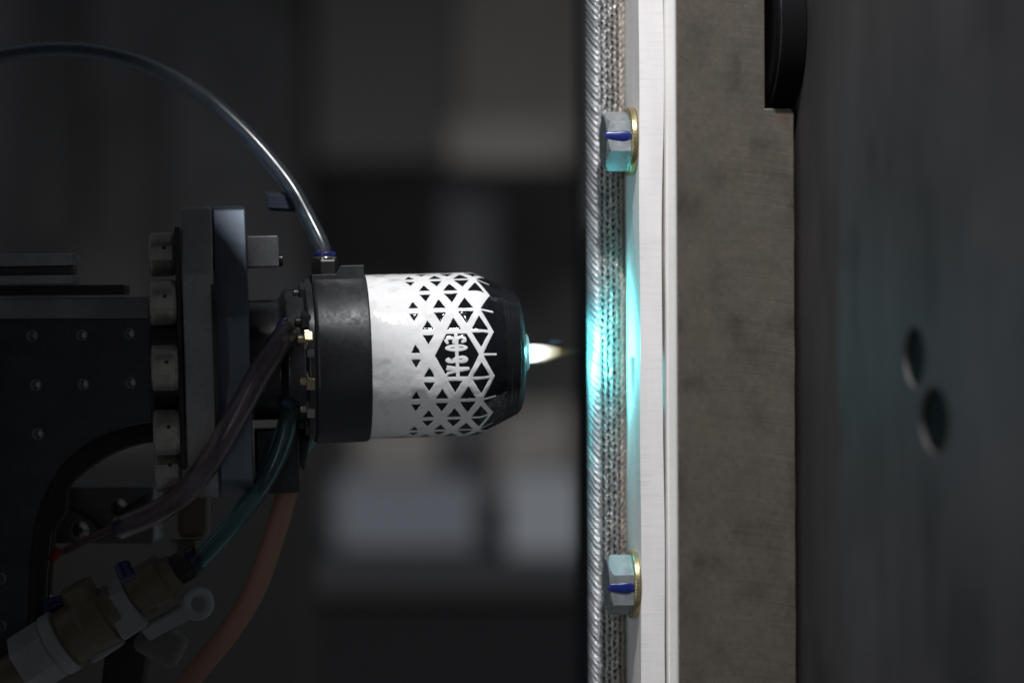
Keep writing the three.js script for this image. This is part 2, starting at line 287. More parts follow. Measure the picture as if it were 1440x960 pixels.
  bolt2.userData.label = 'lower zinc hex bolt with a blue paint stripe, its top flat tinted pale teal';
  bolt2.position.copy(wallAt(0.0003, -0.0685, -0.0085)); turnHead(bolt2, 7 + 30, 4);
}

// knitted wire gasket
{
  const RR = 0.0054, rope = thing('braided_gasket', 'upright silver knitted wire gasket rope glowing teal beside the flame', 'gasket', wallAt(-0.0054, 0, -0.027), [0, 0, LEAN]);
  part('core', new THREE.CylinderGeometry(0.0047, 0.0047, 2 * H, 40), std({ color: C(0.03, 0.03, 0.032), roughness: 0.8 }), rope);
  const onRope = (phi, y, lift) => V(Math.sin(phi) * (RR - 0.0004 + lift), y, Math.cos(phi) * (RR - 0.0004 + lift));   // phi 0 looks at the camera, negative towards the flame
  class Path3 extends THREE.Curve { constructor(f) { super(); this.f = f; } getPoint(t, o = V(0, 0, 0)) { return o.copy(this.f(t)); } }
  const wire = (f, r, seg, rad = 5) => new THREE.TubeGeometry(new Path3(f), seg, r, rad, false);
  const silver = std({ color: C(0.46, 0.46, 0.48), roughness: 0.32, metalness: 0.65 });
  const P = 0.00190, m4 = new THREE.Matrix4(), col = new THREE.Color();
  // slanted bundles on the flame side
  const bundles = [0, 1].map((v) => merged([0, 1, 2, 3, 4].map((k) => wire((t) => { const phi = R(lerp(-150, -16, t)); return onRope(phi, -lerp(-0.0056, 0.0048, t) + (k - 2) * 0.00033 + 0.0002 * Math.sin(t * 9 + k + v), 0.00042 * Math.sin(Math.PI * Math.min(1, t * 1.02)) * (1 - 0.18 * Math.abs(k - 2)) - 0.0001); }, 0.00019, 28))));
  const n = Math.floor(2 * H / P);
  bundles.forEach((g, v) => {
    const im = new THREE.InstancedMesh(g, silver, Math.floor(n / 2)); im.name = 'braid_strand'; im.userData.kind = 'stuff'; shadows(im);
    for (let i = 0; i < im.count; i++) { im.setMatrixAt(i, m4.makeTranslation(0, -H + (2 * i + v + 0.5) * P + (rnd() - 0.5) * 0.0002, 0)); const q = 0.6 + 0.6 * rnd(); im.setColorAt(i, col.setRGB(q, q, q)); }
    rope.add(im);
  });
  // knitted loops: each is a pair of legs of three wires
  const loop = (w, wires, r, lift) => merged([-1, 1].flatMap((sd) => wires.map((k) => wire((t) => {
    const a = sd * (0.10 + 0.42 * Math.sin(Math.PI * 0.5 * t) + 0.05 * k) * w, y = lerp(-0.62, 0.72, t) * P * 1.15 + k * 0.00016 * 1;
    return onRope(a / RR, y, lift * Math.sin(Math.PI * t) + 0.00012 * (1 - Math.abs(k)) - (t > 0.85 ? (t - 0.85) * 0.002 : 0));
  }, r, 12))));
  const kinds = [loop(0.0021, [-1, 0, 1], 0.00017, 0.00035), loop(0.0023, [-1, 0, 1], 0.0002, 0.0005)];
  const knit = [0, 1].map((k) => { const im = new THREE.InstancedMesh(kinds[k], std({ color: C(0.6, 0.59, 0.58), roughness: k ? 0.5 : 0.3, metalness: k ? 0.6 : 0.85 }), (k ? 5 : 3) * n); im.name = 'knit_loop'; im.userData.kind = 'stuff'; shadows(im); rope.add(im); return im; });
  const cols = [[0, -11], [0, 6], [0, 24], [1, 44], [1, 65], [1, 87], [1, 110], [1, 134]], used = [0, 0];
  const e = new THREE.Euler(), q4 = new THREE.Quaternion(), sc = V(1, 1, 1);
  cols.forEach(([k, deg], ci) => { for (let i = 0; i < n; i++) {
    e.set((rnd() - 0.5) * 0.02, R(deg + (rnd() - 0.5) * 5), 0); q4.setFromEuler(e); sc.set(0.985 + 0.04 * rnd(), 0.9 + 0.25 * rnd(), 0.985 + 0.04 * rnd());
    knit[k].setMatrixAt(used[k], m4.compose(V(0, -H + (i + 0.5 * (ci % 2)) * P + (rnd() - 0.5) * 0.0004, 0), q4, sc));
    const b = 0.7 + 0.5 * rnd(); k ? knit[k].setColorAt(used[k], col.setRGB(b * 0.62, b * 0.55, b * 0.49)) : knit[k].setColorAt(used[k], col.setRGB(b, b, b));
    used[k]++;
  } });
}

// ------------------------------------------------------------------ the tool: torch head, coupling, carrier
const T0 = at(513, 502, 0), ROLL = R(1.6), TR = [0, YAW, ROLL], p = PX;
const inTool = new THREE.Matrix4().compose(T0, new THREE.Quaternion().setFromEuler(new THREE.Euler(...TR)), V(1, 1, 1));
const toolAt = (a, y, z) => V(a, y, z).applyMatrix4(inTool);
const RB = 115.4 * p;
{
  const torch = thing('torch_head', 'white and black glazed torch head with triangle lattice print, held level at centre', 'torch', T0, TR);
  // print: canvas x runs along the barrel, y round it; centre row faces the viewer
  const K = 2.8, AX = 190, CIRC = 2 * Math.PI * 115.4, cw = Math.round(AX * K), chh = Math.round(CIRC * K);
  const cv = document.createElement('canvas'); cv.width = cw; cv.height = chh;
  const g = cv.getContext('2d');
  const WHITE = 'rgb(232,231,230)', BLACK = 'rgb(20,21,24)';
  g.fillStyle = WHITE; g.fillRect(0, 0, cw, chh);
  const ROW = CIRC / 22, mid = CIRC / 2, rowY = (k) => mid + k * ROW, X0 = 577 - 515;
  const poly = (pts, c) => { g.fillStyle = c; g.beginPath(); pts.forEach(([x, y], i) => i ? g.lineTo(x * K, y * K) : g.moveTo(x * K, y * K)); g.closePath(); g.fill(); };
  // black from the zigzag to the nose
  const zig = []; for (let k = -11; k <= 11; k++) zig.push([(k & 1 ? X0 + 108 : X0 + 91) , rowY(k)]);
  poly([...zig, [AX + 2, CIRC + 2], [AX + 2, -2]], BLACK);
  for (let k = -11; k < 11; k++) {                                  // strokes: zigzag edge and whiskers
    const w = 2.6, [a, b] = [zig[k + 11], zig[k + 12]];
    g.strokeStyle = WHITE; g.lineWidth = (2.4 + rnd()) * K; g.lineCap = 'round'; g.beginPath(); g.moveTo(a[0] * K, a[1] * K); g.lineTo(b[0] * K, b[1] * K); g.stroke();
    if (!(k & 1)) { g.lineWidth = w * 1.25 * K; g.lineCap = 'butt'; g.beginPath(); g.moveTo((X0 + 92) * K, rowY(k) * K); g.lineTo((X0 + 111 + rnd() * 2) * K, (rowY(k) + (rnd() - 0.5) * 2) * K); g.stroke(); }
  }
  const jag = (pts) => { const o = []; for (let i = 0; i < pts.length; i++) { const a = pts[i], b = pts[(i + 1) % pts.length]; for (let t = 0; t < 5; t++) o.push([lerp(a[0], b[0], t / 5) + (rnd() - 0.5) * 0.7, lerp(a[1], b[1], t / 5) + (rnd() - 0.5) * 0.7]); } return o; };
  for (let k = -11; k < 11; k++) for (let n = 0; n < 4; n++) for (const up of [-1, 1]) {
    const c = X0 + 36 * n + (k & 1 ? 18 : 0); if (c > X0 + 95) continue;
    const hexTri = (k === 0 && Math.abs(c - (X0 + 36)) < 19 + 0 ) || (k === 0 && Math.abs(c - (X0 + 72)) < 2) || (k === -1 && up > 0 && Math.abs(c - (X0 + 54)) < 2) || (k === 1 && up < 0 && Math.abs(c - (X0 + 54)) < 2);
    if (hexTri) continue;
    if (k === -3 && up > 0 && c > X0 + 85) continue;                // one cell filled with white
    const base = Math.min(30, 13.2 + (c - X0) * 0.118), gap = lerp(4.6, 2.1, (c - X0) / 95), hgt = base * 0.86;
    const y0 = rowY(k) + up * gap;
    poly(jag([[c - base / 2, y0], [c + base / 2, y0], [c, y0 + up * hgt]]), BLACK);
  }
  { // hexagon panel with the upright mark
    const cx = X0 + 57, cy = rowY(0), rx = 31, hy = ROW - 3.2;
    poly(jag([[cx - rx, cy], [cx - 14.5, cy - hy], [cx + 14, cy - hy], [cx + rx - 1, cy], [cx + 14, cy + hy], [cx - 14.5, cy + hy]]), BLACK);
    const s = 1 / 10.67, ox = cx - 41 + 0.6, oy = cy - 43;                    // measured at 10.67 per pixel, hexagon centre near (430, 455)
    const P2 = (x, y) => [(ox + x * s) * K, (oy + y * s) * K];
    g.fillStyle = g.strokeStyle = WHITE; g.lineJoin = 'round'; g.lineCap = 'round';
    const line = (pts, w, closed) => { g.lineWidth = 1.15 * w * s * K; g.beginPath(); pts.forEach((q, i) => i ? g.lineTo(...P2(...q)) : g.moveTo(...P2(...q))); if (closed) g.closePath(); g.stroke(); };
    const blob = (x, y, a, b) => { g.beginPath(); g.ellipse(...P2(x, y), a * s * K, b * s * K, 0, 0, 7); g.fill(); };
    line([[418, 110], [425, 300], [425, 500], [438, 790]], 44);
    line([[290, 272], [268, 240], [300, 208], [370, 205], [400, 240], [385, 270]], 40); line([[430, 280], [436, 215], [500, 190], [548, 215], [552, 250], [515, 262]], 40);
    blob(420, 352, 168, 54);
    blob(345, 530, 92, 48); blob(500, 524, 90, 58);
    line([[400, 640], [285, 620]], 26); line([[585, 660], [420, 655], [285, 660]], 44); line([[580, 668], [440, 690], [290, 722], [270, 748]], 36);
    g.fillStyle = BLACK; g.beginPath(); g.ellipse(...P2(345, 492), 36 * s * K, 18 * s * K, 0, 0, 7); g.fill();
    for (const [x, y, w] of [[365, 350, 60], [490, 348, 66], [345, 525, 30], [478, 522, 46]]) g.fillRect(...P2(x - w / 2, y - 6), w * s * K, 11 * s * K);
  }
  // speckle: pinholes and dust
  for (let i = 0; i < 900; i++) { const x = rnd() * cw, y = rnd() * chh; g.fillStyle = rnd() < 0.5 ? 'rgba(120,125,130,0.35)' : 'rgba(20,20,22,0.25)'; g.fillRect(x, y, 1 + rnd() * 1.6, 1 + rnd() * 1.6); }
  for (let i = 0; i < 26; i++) { g.fillStyle = 'rgba(150,150,150,0.12)'; g.beginPath(); g.ellipse(rnd() * cw * 0.35, rnd() * chh, 8 + rnd() * 26, 5 + rnd() * 14, rnd() * 3, 0, 7); g.fill(); }
  // ragged overlap at the collar
  g.fillStyle = 'rgb(60,66,70)'; for (let y = 0; y < chh; y += 3) g.fillRect(0, y, 1 + rnd() * 5, 3);
  const print = new THREE.CanvasTexture(cv); print.colorSpace = THREE.SRGBColorSpace; print.wrapT = THREE.RepeatWrapping; print.flipY = true; print.magFilter = THREE.LinearFilter;

  const w1 = fbm(5, 16, 81, 3, 0.45), w2 = fbm(26, 90, 85, 2), w3 = noise(9, 34, 87);
  const img = g.getImageData(0, 0, cw, chh).data, lum = new Float32Array(cw * chh);
  for (let i = 0; i < lum.length; i++) lum[i] = img[i * 4] > 128 ? 1 : 0;
  const blur = (src, rad) => { let a = src; for (let pass = 0; pass < 2; pass++) { const h = new Float32Array(a.length), o = new Float32Array(a.length), w = 2 * rad + 1;
    for (let y = 0; y < chh; y++) { let t = 0; for (let x = -rad; x < cw + rad; x++) { t += a[y * cw + Math.min(cw - 1, Math.max(0, x + rad > cw - 1 ? cw - 1 : x + rad))]; if (x >= rad + 1) t -= a[y * cw + Math.min(cw - 1, x - rad - 1)]; if (x >= 0 && x < cw) h[y * cw + x] = Math.min(1, t / w); } }
    for (let x = 0; x < cw; x++) { let t = 0; for (let k = -rad; k <= rad; k++) t += h[((k + chh) % chh) * cw + x]; for (let y = 0; y < chh; y++) { o[y * cw + x] = t / w; t += h[((y + rad + 1) % chh) * cw + x] - h[((y - rad + chh) % chh) * cw + x]; } }
    a = o; } return a; };
  const raised = blur(lum, 3);
  const relief = (u, v) => { const dim = Math.pow(Math.max(0, w3(u, v) - 0.45) / 0.55, 1.5); return 0.42 * w1(u, v) + 0.08 * w2(u, v) + 0.3 * dim; };
  const wave = tex(512, 1024, relief);
  const glazeRelief = tex(cw, chh, (u, v) => relief(u, v) + 0.12 * raised[Math.min(chh - 1, Math.floor((1 - v) * chh)) * cw + Math.floor(u * cw)]);
  wave.wrapS = THREE.MirroredRepeatWrapping;
  M.glaze = phy({ map: print, roughness: 0.09, bumpMap: glazeRelief, bumpScale: 0.0013 });
  // profile in photo pixels from the collar: straight, a soft shoulder, then the cone
  const prof = [[0, 115.4], [40, 115.4], [80, 115.4], [120, 115.4], [148, 115.4], [153, 115], [156, 114.2], [159, 112.9], [166, 109.6], [178, 103.8], [190, 98]];
  const shell = new THREE.LatheGeometry(prof.map(([a, r]) => new THREE.Vector2(r * p, a * p)), 160);
  { // uv.x by the way along, uv.y round the barrel with the middle towards the viewer
    const uv = shell.attributes.uv, ps = shell.attributes.position, rows = prof.length;
    for (let i = 0; i < uv.count; i++) uv.setXY(i, prof[i % rows][0] / AX, Math.floor(i / rows) / 160);
  }
  moved(shell, 0, 0, 0, 0, 0, -Math.PI / 2);                       // +y -> +x ; lathe start (z+) keeps z+
  // lathe angle 0 is +z (viewer); shift so that the middle of the canvas lies there and grows downwards
  { const uv = shell.attributes.uv, ps = shell.attributes.position, rows = prof.length; for (let i = 0; i < uv.count; i++) { const t = Math.floor(i / rows) / 160; uv.setY(i, 0.5 + shellSign() * t); } }
  function shellSign() { const i = prof.length * 20; return shell.attributes.position.getY(i) > 0 ? 1 : -1; }   // flipY canvas: v grows upwards
  part('shell', shell, M.glaze, torch);
  const dust = (() => { const a = fbm(10, 10, 91, 4); const N = 512, d = new Float32Array(N * N); for (let i = 0; i < 700; i++) d[Math.floor(rnd() * N * N)] = 0.3 + rnd(); return tex(N, N, (u, v) => { const q = d[Math.floor(v * N) * N + Math.floor(u * N)]; return tint([0.0075, 0.008, 0.0095], 0.7 + 0.6 * a(u, v) + (q > 0 ? 12 * q : 0)); }, true); })();
  dust.repeat.set(3, 1);
  M.nose = phy({ map: dust, roughness: 0.16, specularIntensity: 0.45, bumpMap: wave, bumpScale: 0.0003 });
  part('nose_cone', latheX([[190, 98], [200, 93.2], [210, 88.4], [214, 86.2], [217, 82.5], [219.5, 76], [221.5, 62], [222.5, 48], [223, 30]].map(([a, r]) => [a * p, r * p]), 128), M.nose, torch);
  M.tip = std({ color: C(0.45, 0.46, 0.46), roughness: 0.42, metalness: 0.6, bumpMap: fine, bumpScale: 0.00003 });
  const tip = part('nozzle_tip', latheX(round([[221 * p, 30 * p], [224 * p, 30 * p], [226 * p, 28 * p], [231 * p, 25 * p], [231.5 * p, 15 * p], [226 * p, 13.5 * p]], 0.0003), 80), M.tip, torch);
  part('orifice', moved(new THREE.CylinderGeometry(13.6 * p, 13.6 * p, 0.0006, 40), 226 * p, 0, 0, 0, 0, Math.PI / 2), M.black, tip);
  part('retaining_ring', ringX([[220.2 * p, 50 * p], [220.8 * p, 54 * p], [222.6 * p, 54 * p], [223.6 * p, 49 * p], [223.4 * p, 42 * p]], 0.0002, 96), M.nose, torch);
  // collar
  M.collar = std({ map: worn([0.016, 0.0165, 0.018], [0.05, 0.03], 0.55, 12), roughness: 0.72, roughnessMap: roughVar, bumpMap: fine, bumpScale: 0.000012 });
  const collar = part('collar', metreUV(ringX([[-74 * p, 60 * p], [-74 * p, 117 * p], [-70 * p, 119 * p], [-6 * p, 119 * p], [2 * p, 118 * p], [3 * p, 108 * p]], 0.0005, 128)), M.collar, torch);
  const lug = new THREE.Shape(); lug.moveTo(-74 * p, 100 * p); lug.lineTo(-74 * p, 117 * p); lug.lineTo(-40 * p, 117 * p); lug.lineTo(-33 * p, 128.5 * p); lug.lineTo(-1 * p, 128.5 * p); lug.lineTo(-1 * p, 100 * p); lug.closePath();
  part('lug', metreUV(moved(new THREE.ExtrudeGeometry(lug, { depth: 0.018, bevelEnabled: true, bevelSize: 0.0003, bevelThickness: 0.0003, bevelOffset: -0.0003 }), 0, 0, -0.009)), M.collar, collar);
  // rear body behind the collar
  part('rear_body', metreUV(ringX([[-165 * p, 40 * p], [-165 * p, 84 * p], [-120 * p, 84 * p], [-112 * p, 98 * p], [-86 * p, 100 * p], [-84 * p, 112 * p], [-74 * p, 112 * p]], 0.0006, 96)), M.blackMatte, torch);
  // hex nuts and studs in a circle on the back of the collar
  const nut = metreUV(hexX(13 * p, 26 * p, 0.0003)), stud = ringX([[-8 * p, 0], [-8 * p, 6.5 * p], [22 * p, 6.5 * p]], 0.0002, 24);
  for (const [deg, m, a] of [[66, M.blackMatte, -92], [31, M.blackMatte, -92], [16, M.brass, -90], [-17, M.brass, -88], [-42, M.nickel, -88], [-64, M.blackMatte, -90]]) {
    const y = Math.sin(R(deg)) * 100 * p, z = Math.cos(R(deg)) * 100 * p, n2 = part('nut', moved(nut.clone(), 0, 0, 0, R(deg * 2)), m, torch); n2.position.set(a * p, y, z);
    part('stud', stud, m, n2);
  }
  part('stop_pin', box(10 * p, 11 * p, 14 * p, 0.0002), M.grey, torch).position.set(-81 * p, 8 * p, 108 * p);
}

// flame
{
  const fl = thing('flame', 'short white and yellow green flame leaving the nozzle tip', 'flame', toolAt(229 * p, -2 * p, 0), [0, YAW, R(4.5)]);
  const flameMat = () => new THREE.MeshBasicMaterial({ vertexColors: true, transparent: true, side: THREE.DoubleSide, depthWrite: false });
  const shellOf = (name, stops, sy = 1, dy = 0) => {
    const N = 40, pts = [], cs = [];
    const pick = (t, k) => { let i = 0; while (i < stops.length - 2 && t > stops[i + 1][0]) i++; const [a, b] = [stops[i], stops[i + 1]], q = Math.min(1, Math.max(0, (t - a[0]) / (b[0] - a[0]))); return lerp(a[k], b[k], q); };
    const L0 = stops[0][0], L1 = stops.at(-1)[0];
    for (let i = 0; i <= N; i++) { const t = lerp(L0, L1, i / N); pts.push([t * p, Math.max(0.00002, pick(t, 1) * p)]); cs.push([2, 3, 4, 5].map((k) => pick(t, k))); }
    const g = latheX(pts, 48), c = new Float32Array(g.attributes.position.count * 4);
    for (let i = 0; i < g.attributes.position.count; i++) c.set(cs[i % (N + 1)], i * 4);
    g.setAttribute('color', new THREE.BufferAttribute(c, 4));
    g.scale(1, sy, sy); g.translate(0, dy * p, 0);
    const m = part(name, g, flameMat(), fl); m.castShadow = false; return m;
  };
  // [along, radius, r, g, b, alpha]
  for (let k = 0; k < 10; k++) { const f = 1 - k / 10.5; shellOf('core', [[0, 14 * f, 3.4, 3.5, 3.8, 0.13], [12, 14 * f, 3.4, 3.2, 3.6, 0.13], [24, 12.5 * f, 2.9, 2.8, 3.1, 0.08], [36, 10 * f, 2.3, 2.2, 2.0, 0.035], [52, 6 * f, 1.2, 1.1, 0.6, 0]]); }
  for (let k = 0; k < 10; k++) { const f = 1 - k / 10.5; shellOf('outer_cone', [[0, 15 * f, 0.04, 0.45, 0.33, 0.03], [12, 15.5 * f, 0.15, 0.45, 0.22, 0.034], [26, 14 * f, 0.5, 0.6, 0.3, 0.045], [38, 11 * f, 0.45, 0.46, 0.17, 0.032], [50, 8 * f, 0.34, 0.32, 0.1, 0.012], [62, 6 * f, 0.2, 0.24, 0.1, 0.004], [80, 6 * f, 0.02, 0.1, 0.08, 0]], 1, -1.5); }
  for (let k = 0; k < 4; k++) { const f = 1 - k / 4.5; shellOf('wisp', [[28, 0.3 * f, 0.1, 0.16, 0.3, 0], [38, 5 * f, 0.12, 0.22, 0.42, 0.02], [46, 4 * f, 0.12, 0.2, 0.4, 0.02], [58, 0.3 * f, 0.1, 0.1, 0.25, 0]], 1, 14); }
  const l = new THREE.PointLight(new THREE.Color().setRGB(...FLAME_LIGHT.color), FLAME_LIGHT.power); l.name = 'flame_lamp'; l.castShadow = true; l.shadow.radius = 0.09;
  l.position.set(58 * p, 0, -0.0024); fl.add(l);
  const j = new THREE.SpotLight(new THREE.Color().setRGB(...FLAME_LIGHT.color), FLAME_LIGHT.jet, 0, R(56), 0.35); j.name = 'flame_jet'; j.castShadow = true; j.shadow.radius = 0.09;   // the jet glows most where it points
  j.position.set(50 * p, 0, -0.0024); j.target.position.set(150 * p, 0, -0.0024 - 0.0060); fl.add(j, j.target);
}

// coupling flange with its clamp screws
{
  const cp = thing('coupling_flange', 'dark faceted coupling flange behind the torch, ringed by clamp screws', 'coupling', T0, TR);
  const facet = (pts, len, m) => { const s = new THREE.Shape(); round([...pts, pts[0], pts[1]], 5).slice(1, -1).forEach(([z, y], i) => i ? s.lineTo(z * p, y * p) : s.moveTo(z * p, y * p)); s.closePath(); const g = new THREE.ExtrudeGeometry(s, { depth: len * p - 0.0008, bevelEnabled: true, bevelSize: 0.0004, bevelThickness: 0.0004, bevelOffset: -0.0004, bevelSegments: 2 }); moved(g, 0, 0, 0.0004); return metreUV(moved(g, 0, 0, 0, 0, -Math.PI / 2, 0)); };
  // the outline is laid out as (depth to the viewer reversed, height); extrusion then runs along -x
  const a = facet([[-30, 218], [40, 212], [66, 164], [110, 58], [118, -40], [100, -163], [20, -190], [-110, -150], [-130, 60]].map(([z, y]) => [z, y]), 45);
  const b = facet([[-30, 217], [50, 214], [104, 120], [116, 56], [112, -60], [84, -170], [0, -190], [-110, -140], [-130, 60]], 42);
  part('front_disc', moved(a, -163 * p, 0, 0), M.flangeSteel, cp);
  part('rear_disc', moved(b, -210 * p, 0, 0), std({ map: worn([0.36, 0.36, 0.355], [0.05, 0.05], 0.25, 18), roughness: 0.55, metalness: 0.2, roughnessMap: roughVar }), cp);
  part('spacer', metreUV(ringX([[-214 * p, 20 * p], [-214 * p, 150 * p], [-206 * p, 150 * p], [-206 * p, 20 * p]], 0.0002, 64)), M.blackMatte, cp);
  part('hub', metreUV(ringX([[-300 * p, 10 * p], [-300 * p, 90 * p], [-250 * p, 90 * p], [-250 * p, 10 * p]], 0.0008, 64)), M.blackMatte, cp);
  const head = metreUV(ringX([[0, 8 * p], [0, 27 * p], [3 * p, 31 * p], [30 * p, 31 * p], [36 * p, 29 * p], [37 * p, 8 * p]], 0.0003, 48));
  const flat = metreUV(moved(box(33 * p, 20 * p, 4 * p, 0.0003), 17 * p, 0, 29.5 * p)), pin = moved(new THREE.CylinderGeometry(2.6 * p, 2.6 * p, 1.5 * p, 16), 21 * p, 8 * p, 32 * p, Math.PI / 2);
  for (const [y, z] of [[151, 10], [83, 76], [-6, 104], [-94, 80], [-148, 20]]) {
    const c = part('clamp_screw', head, M.screwMetal, cp); c.position.set(-297 * p, y * p, z * p);
    part('flat', flat, M.screwMetal, c); part('set_pin', pin, M.black, c);
  }
  part('cover_strip', metreUV(moved(box(8 * p, 330 * p, 150 * p, 0.0004), -257 * p, 20 * p, 20 * p)), M.blackMatte, cp);
  const sb = part('sensor_block', metreUV(moved(box(44 * p, 44 * p, 40 * p, 0.0006), -141 * p, 150 * p, 40 * p)), M.grey, cp);
  part('cable_gland', metreUV(moved(ringX([[0, 0], [0, 9 * p], [6 * p, 9 * p], [6 * p, 0]], 0.0003, 24), -119 * p, 138 * p, 40 * p)), M.black, sb);
  part('lower_block', metreUV(moved(box(60 * p, 90 * p, 70 * p, 0.0008), -128 * p, -140 * p, 10 * p)), M.blackMatte, cp);
}

// perforated carrier plate with its black edge trim, rail and bar
{
  const z = -0.004, base = at(100, 520, z);
  const q = (px, py) => { const v = at(px, py, z).sub(base); return [v.x, v.y]; };
  const s = new THREE.Shape(); s.moveTo(...q(-160, 449)); s.lineTo(...q(236, 447)); s.lineTo(...q(236, 592));
  const arc = [[215, 592], [180, 598], [145, 611], [112, 632], [84, 660], [63, 695], [50, 735], [43, 790], [40, 850], [38, 1000]];
  const curve = new THREE.SplineCurve(arc.map(([x, y]) => new THREE.Vector2(...q(x, y))));
  curve.getPoints(60).forEach((v) => s.lineTo(v.x, v.y)); s.lineTo(...q(38, 1060)); s.lineTo(...q(-160, 1060)); s.closePath();
  const spots = [[45, 472], [115, 471], [182, 469], [50, 541], [117, 540], [184, 538], [53, 610], [0, 813], [1, 880], [-24, 474], [-20, 543], [-16, 612]];
  for (const [x, y] of spots) { const h = new THREE.Path(); h.absarc(...q(x, y), 6.6 * PX, 0, Math.PI * 2, true); s.holes.push(h); }
  const g = new THREE.ExtrudeGeometry(s, { depth: 0.006, bevelEnabled: true, bevelSize: 0.0002, bevelThickness: 0.0002, bevelOffset: -0.0002, bevelSegments: 1, curveSegments: 24 });
  const plate = thing('carrier_plate', 'black perforated carrier plate with two rows of holes at the left edge', 'plate', base);
  M.anodised = std({ map: worn([0.085, 0.09, 0.10], [0.06, 0.06], 0.35, 14), roughness: 0.42, metalness: 0.2, roughnessMap: roughVar });
  part('panel', metreUV(moved(g, 0, 0, -0.006)), M.anodised, plate);
  const rim = new THREE.TorusGeometry(7.2 * PX, 0.9 * PX, 8, 32);
  for (const [x, y] of spots) { const [u, v] = q(x, y); part('hole_rim', rim, M.nickel, plate).position.set(u, v, 0.0002); }
  const top = new THREE.Shape(); top.moveTo(...q(-160, 422)); top.lineTo(...q(220, 417)); top.lineTo(...q(222, 446)); top.lineTo(...q(-160, 448.5));
  part('top_strip', metreUV(moved(new THREE.ExtrudeGeometry(top, { depth: 0.012, bevelEnabled: true, bevelSize: 0.0003, bevelThickness: 0.0003, bevelOffset: -0.0003 }), 0, 0, -0.01)), std({ map: worn([0.33, 0.335, 0.35], [0.05, 0.05], 0.25, 19), roughness: 0.5 }), plate);
  const pts = arc.map(([x, y], i) => { const [u, v] = q(x + (i > 4 ? 12 : 4), y + (i < 6 ? 12 : 0)); return V(u, v, 0); });
  part('edge_trim', tube(pts, 0.0024, 16, 120), M.rubber, plate);
  const pts2 = arc.map(([x, y], i) => { const [u, v] = q(x + (i > 4 ? 27 : 10), y + (i < 6 ? 25 : 4)); return V(u, v, -0.002); });
  part('trim_lining', tube(pts2, 0.0007, 8, 120), std({ color: C(0.09, 0.075, 0.05), roughness: 0.5 }), plate);

  const rz = -0.004, rail = thing('slide_rail', 'grooved grey alloy slide rail lying above the perforated plate', 'rail', at(40, 380, rz), [0, 0, R(0.9)]);
  M.rail = std({ map: worn([0.5, 0.51, 0.52], [0.05, 0.05], 0.25, 15), roughness: 0.45, metalness: 0.3, roughnessMap: roughVar });
  part('upper_bar', moved(box(260 * p, 17 * p, 0.012, 0.0003), -63 * p, 14 * p, 0), M.rail, rail);
  part('web', moved(box(256 * p, 12 * p, 0.008, 0.0003), -64 * p, -1 * p, -0.002), M.grey, rail);
  part('lower_bar', moved(box(260 * p, 12 * p, 0.012, 0.0003), -63 * p, -14 * p, 0), M.rail, rail);
  part('tip_pin', moved(new THREE.SphereGeometry(2.2 * p, 12, 8), 68 * p, 20 * p, 0.005), M.nickel, rail);
  solo('flat_bar', 'flat black bar between the slide rail and the perforated plate', 'bar', metreUV(moved(box(330 * p, 14 * p, 0.012, 0.0004), 0, 0, 0)), M.blackMatte, at(14, 409, -0.004), [0, 0, R(0.5)]);
}

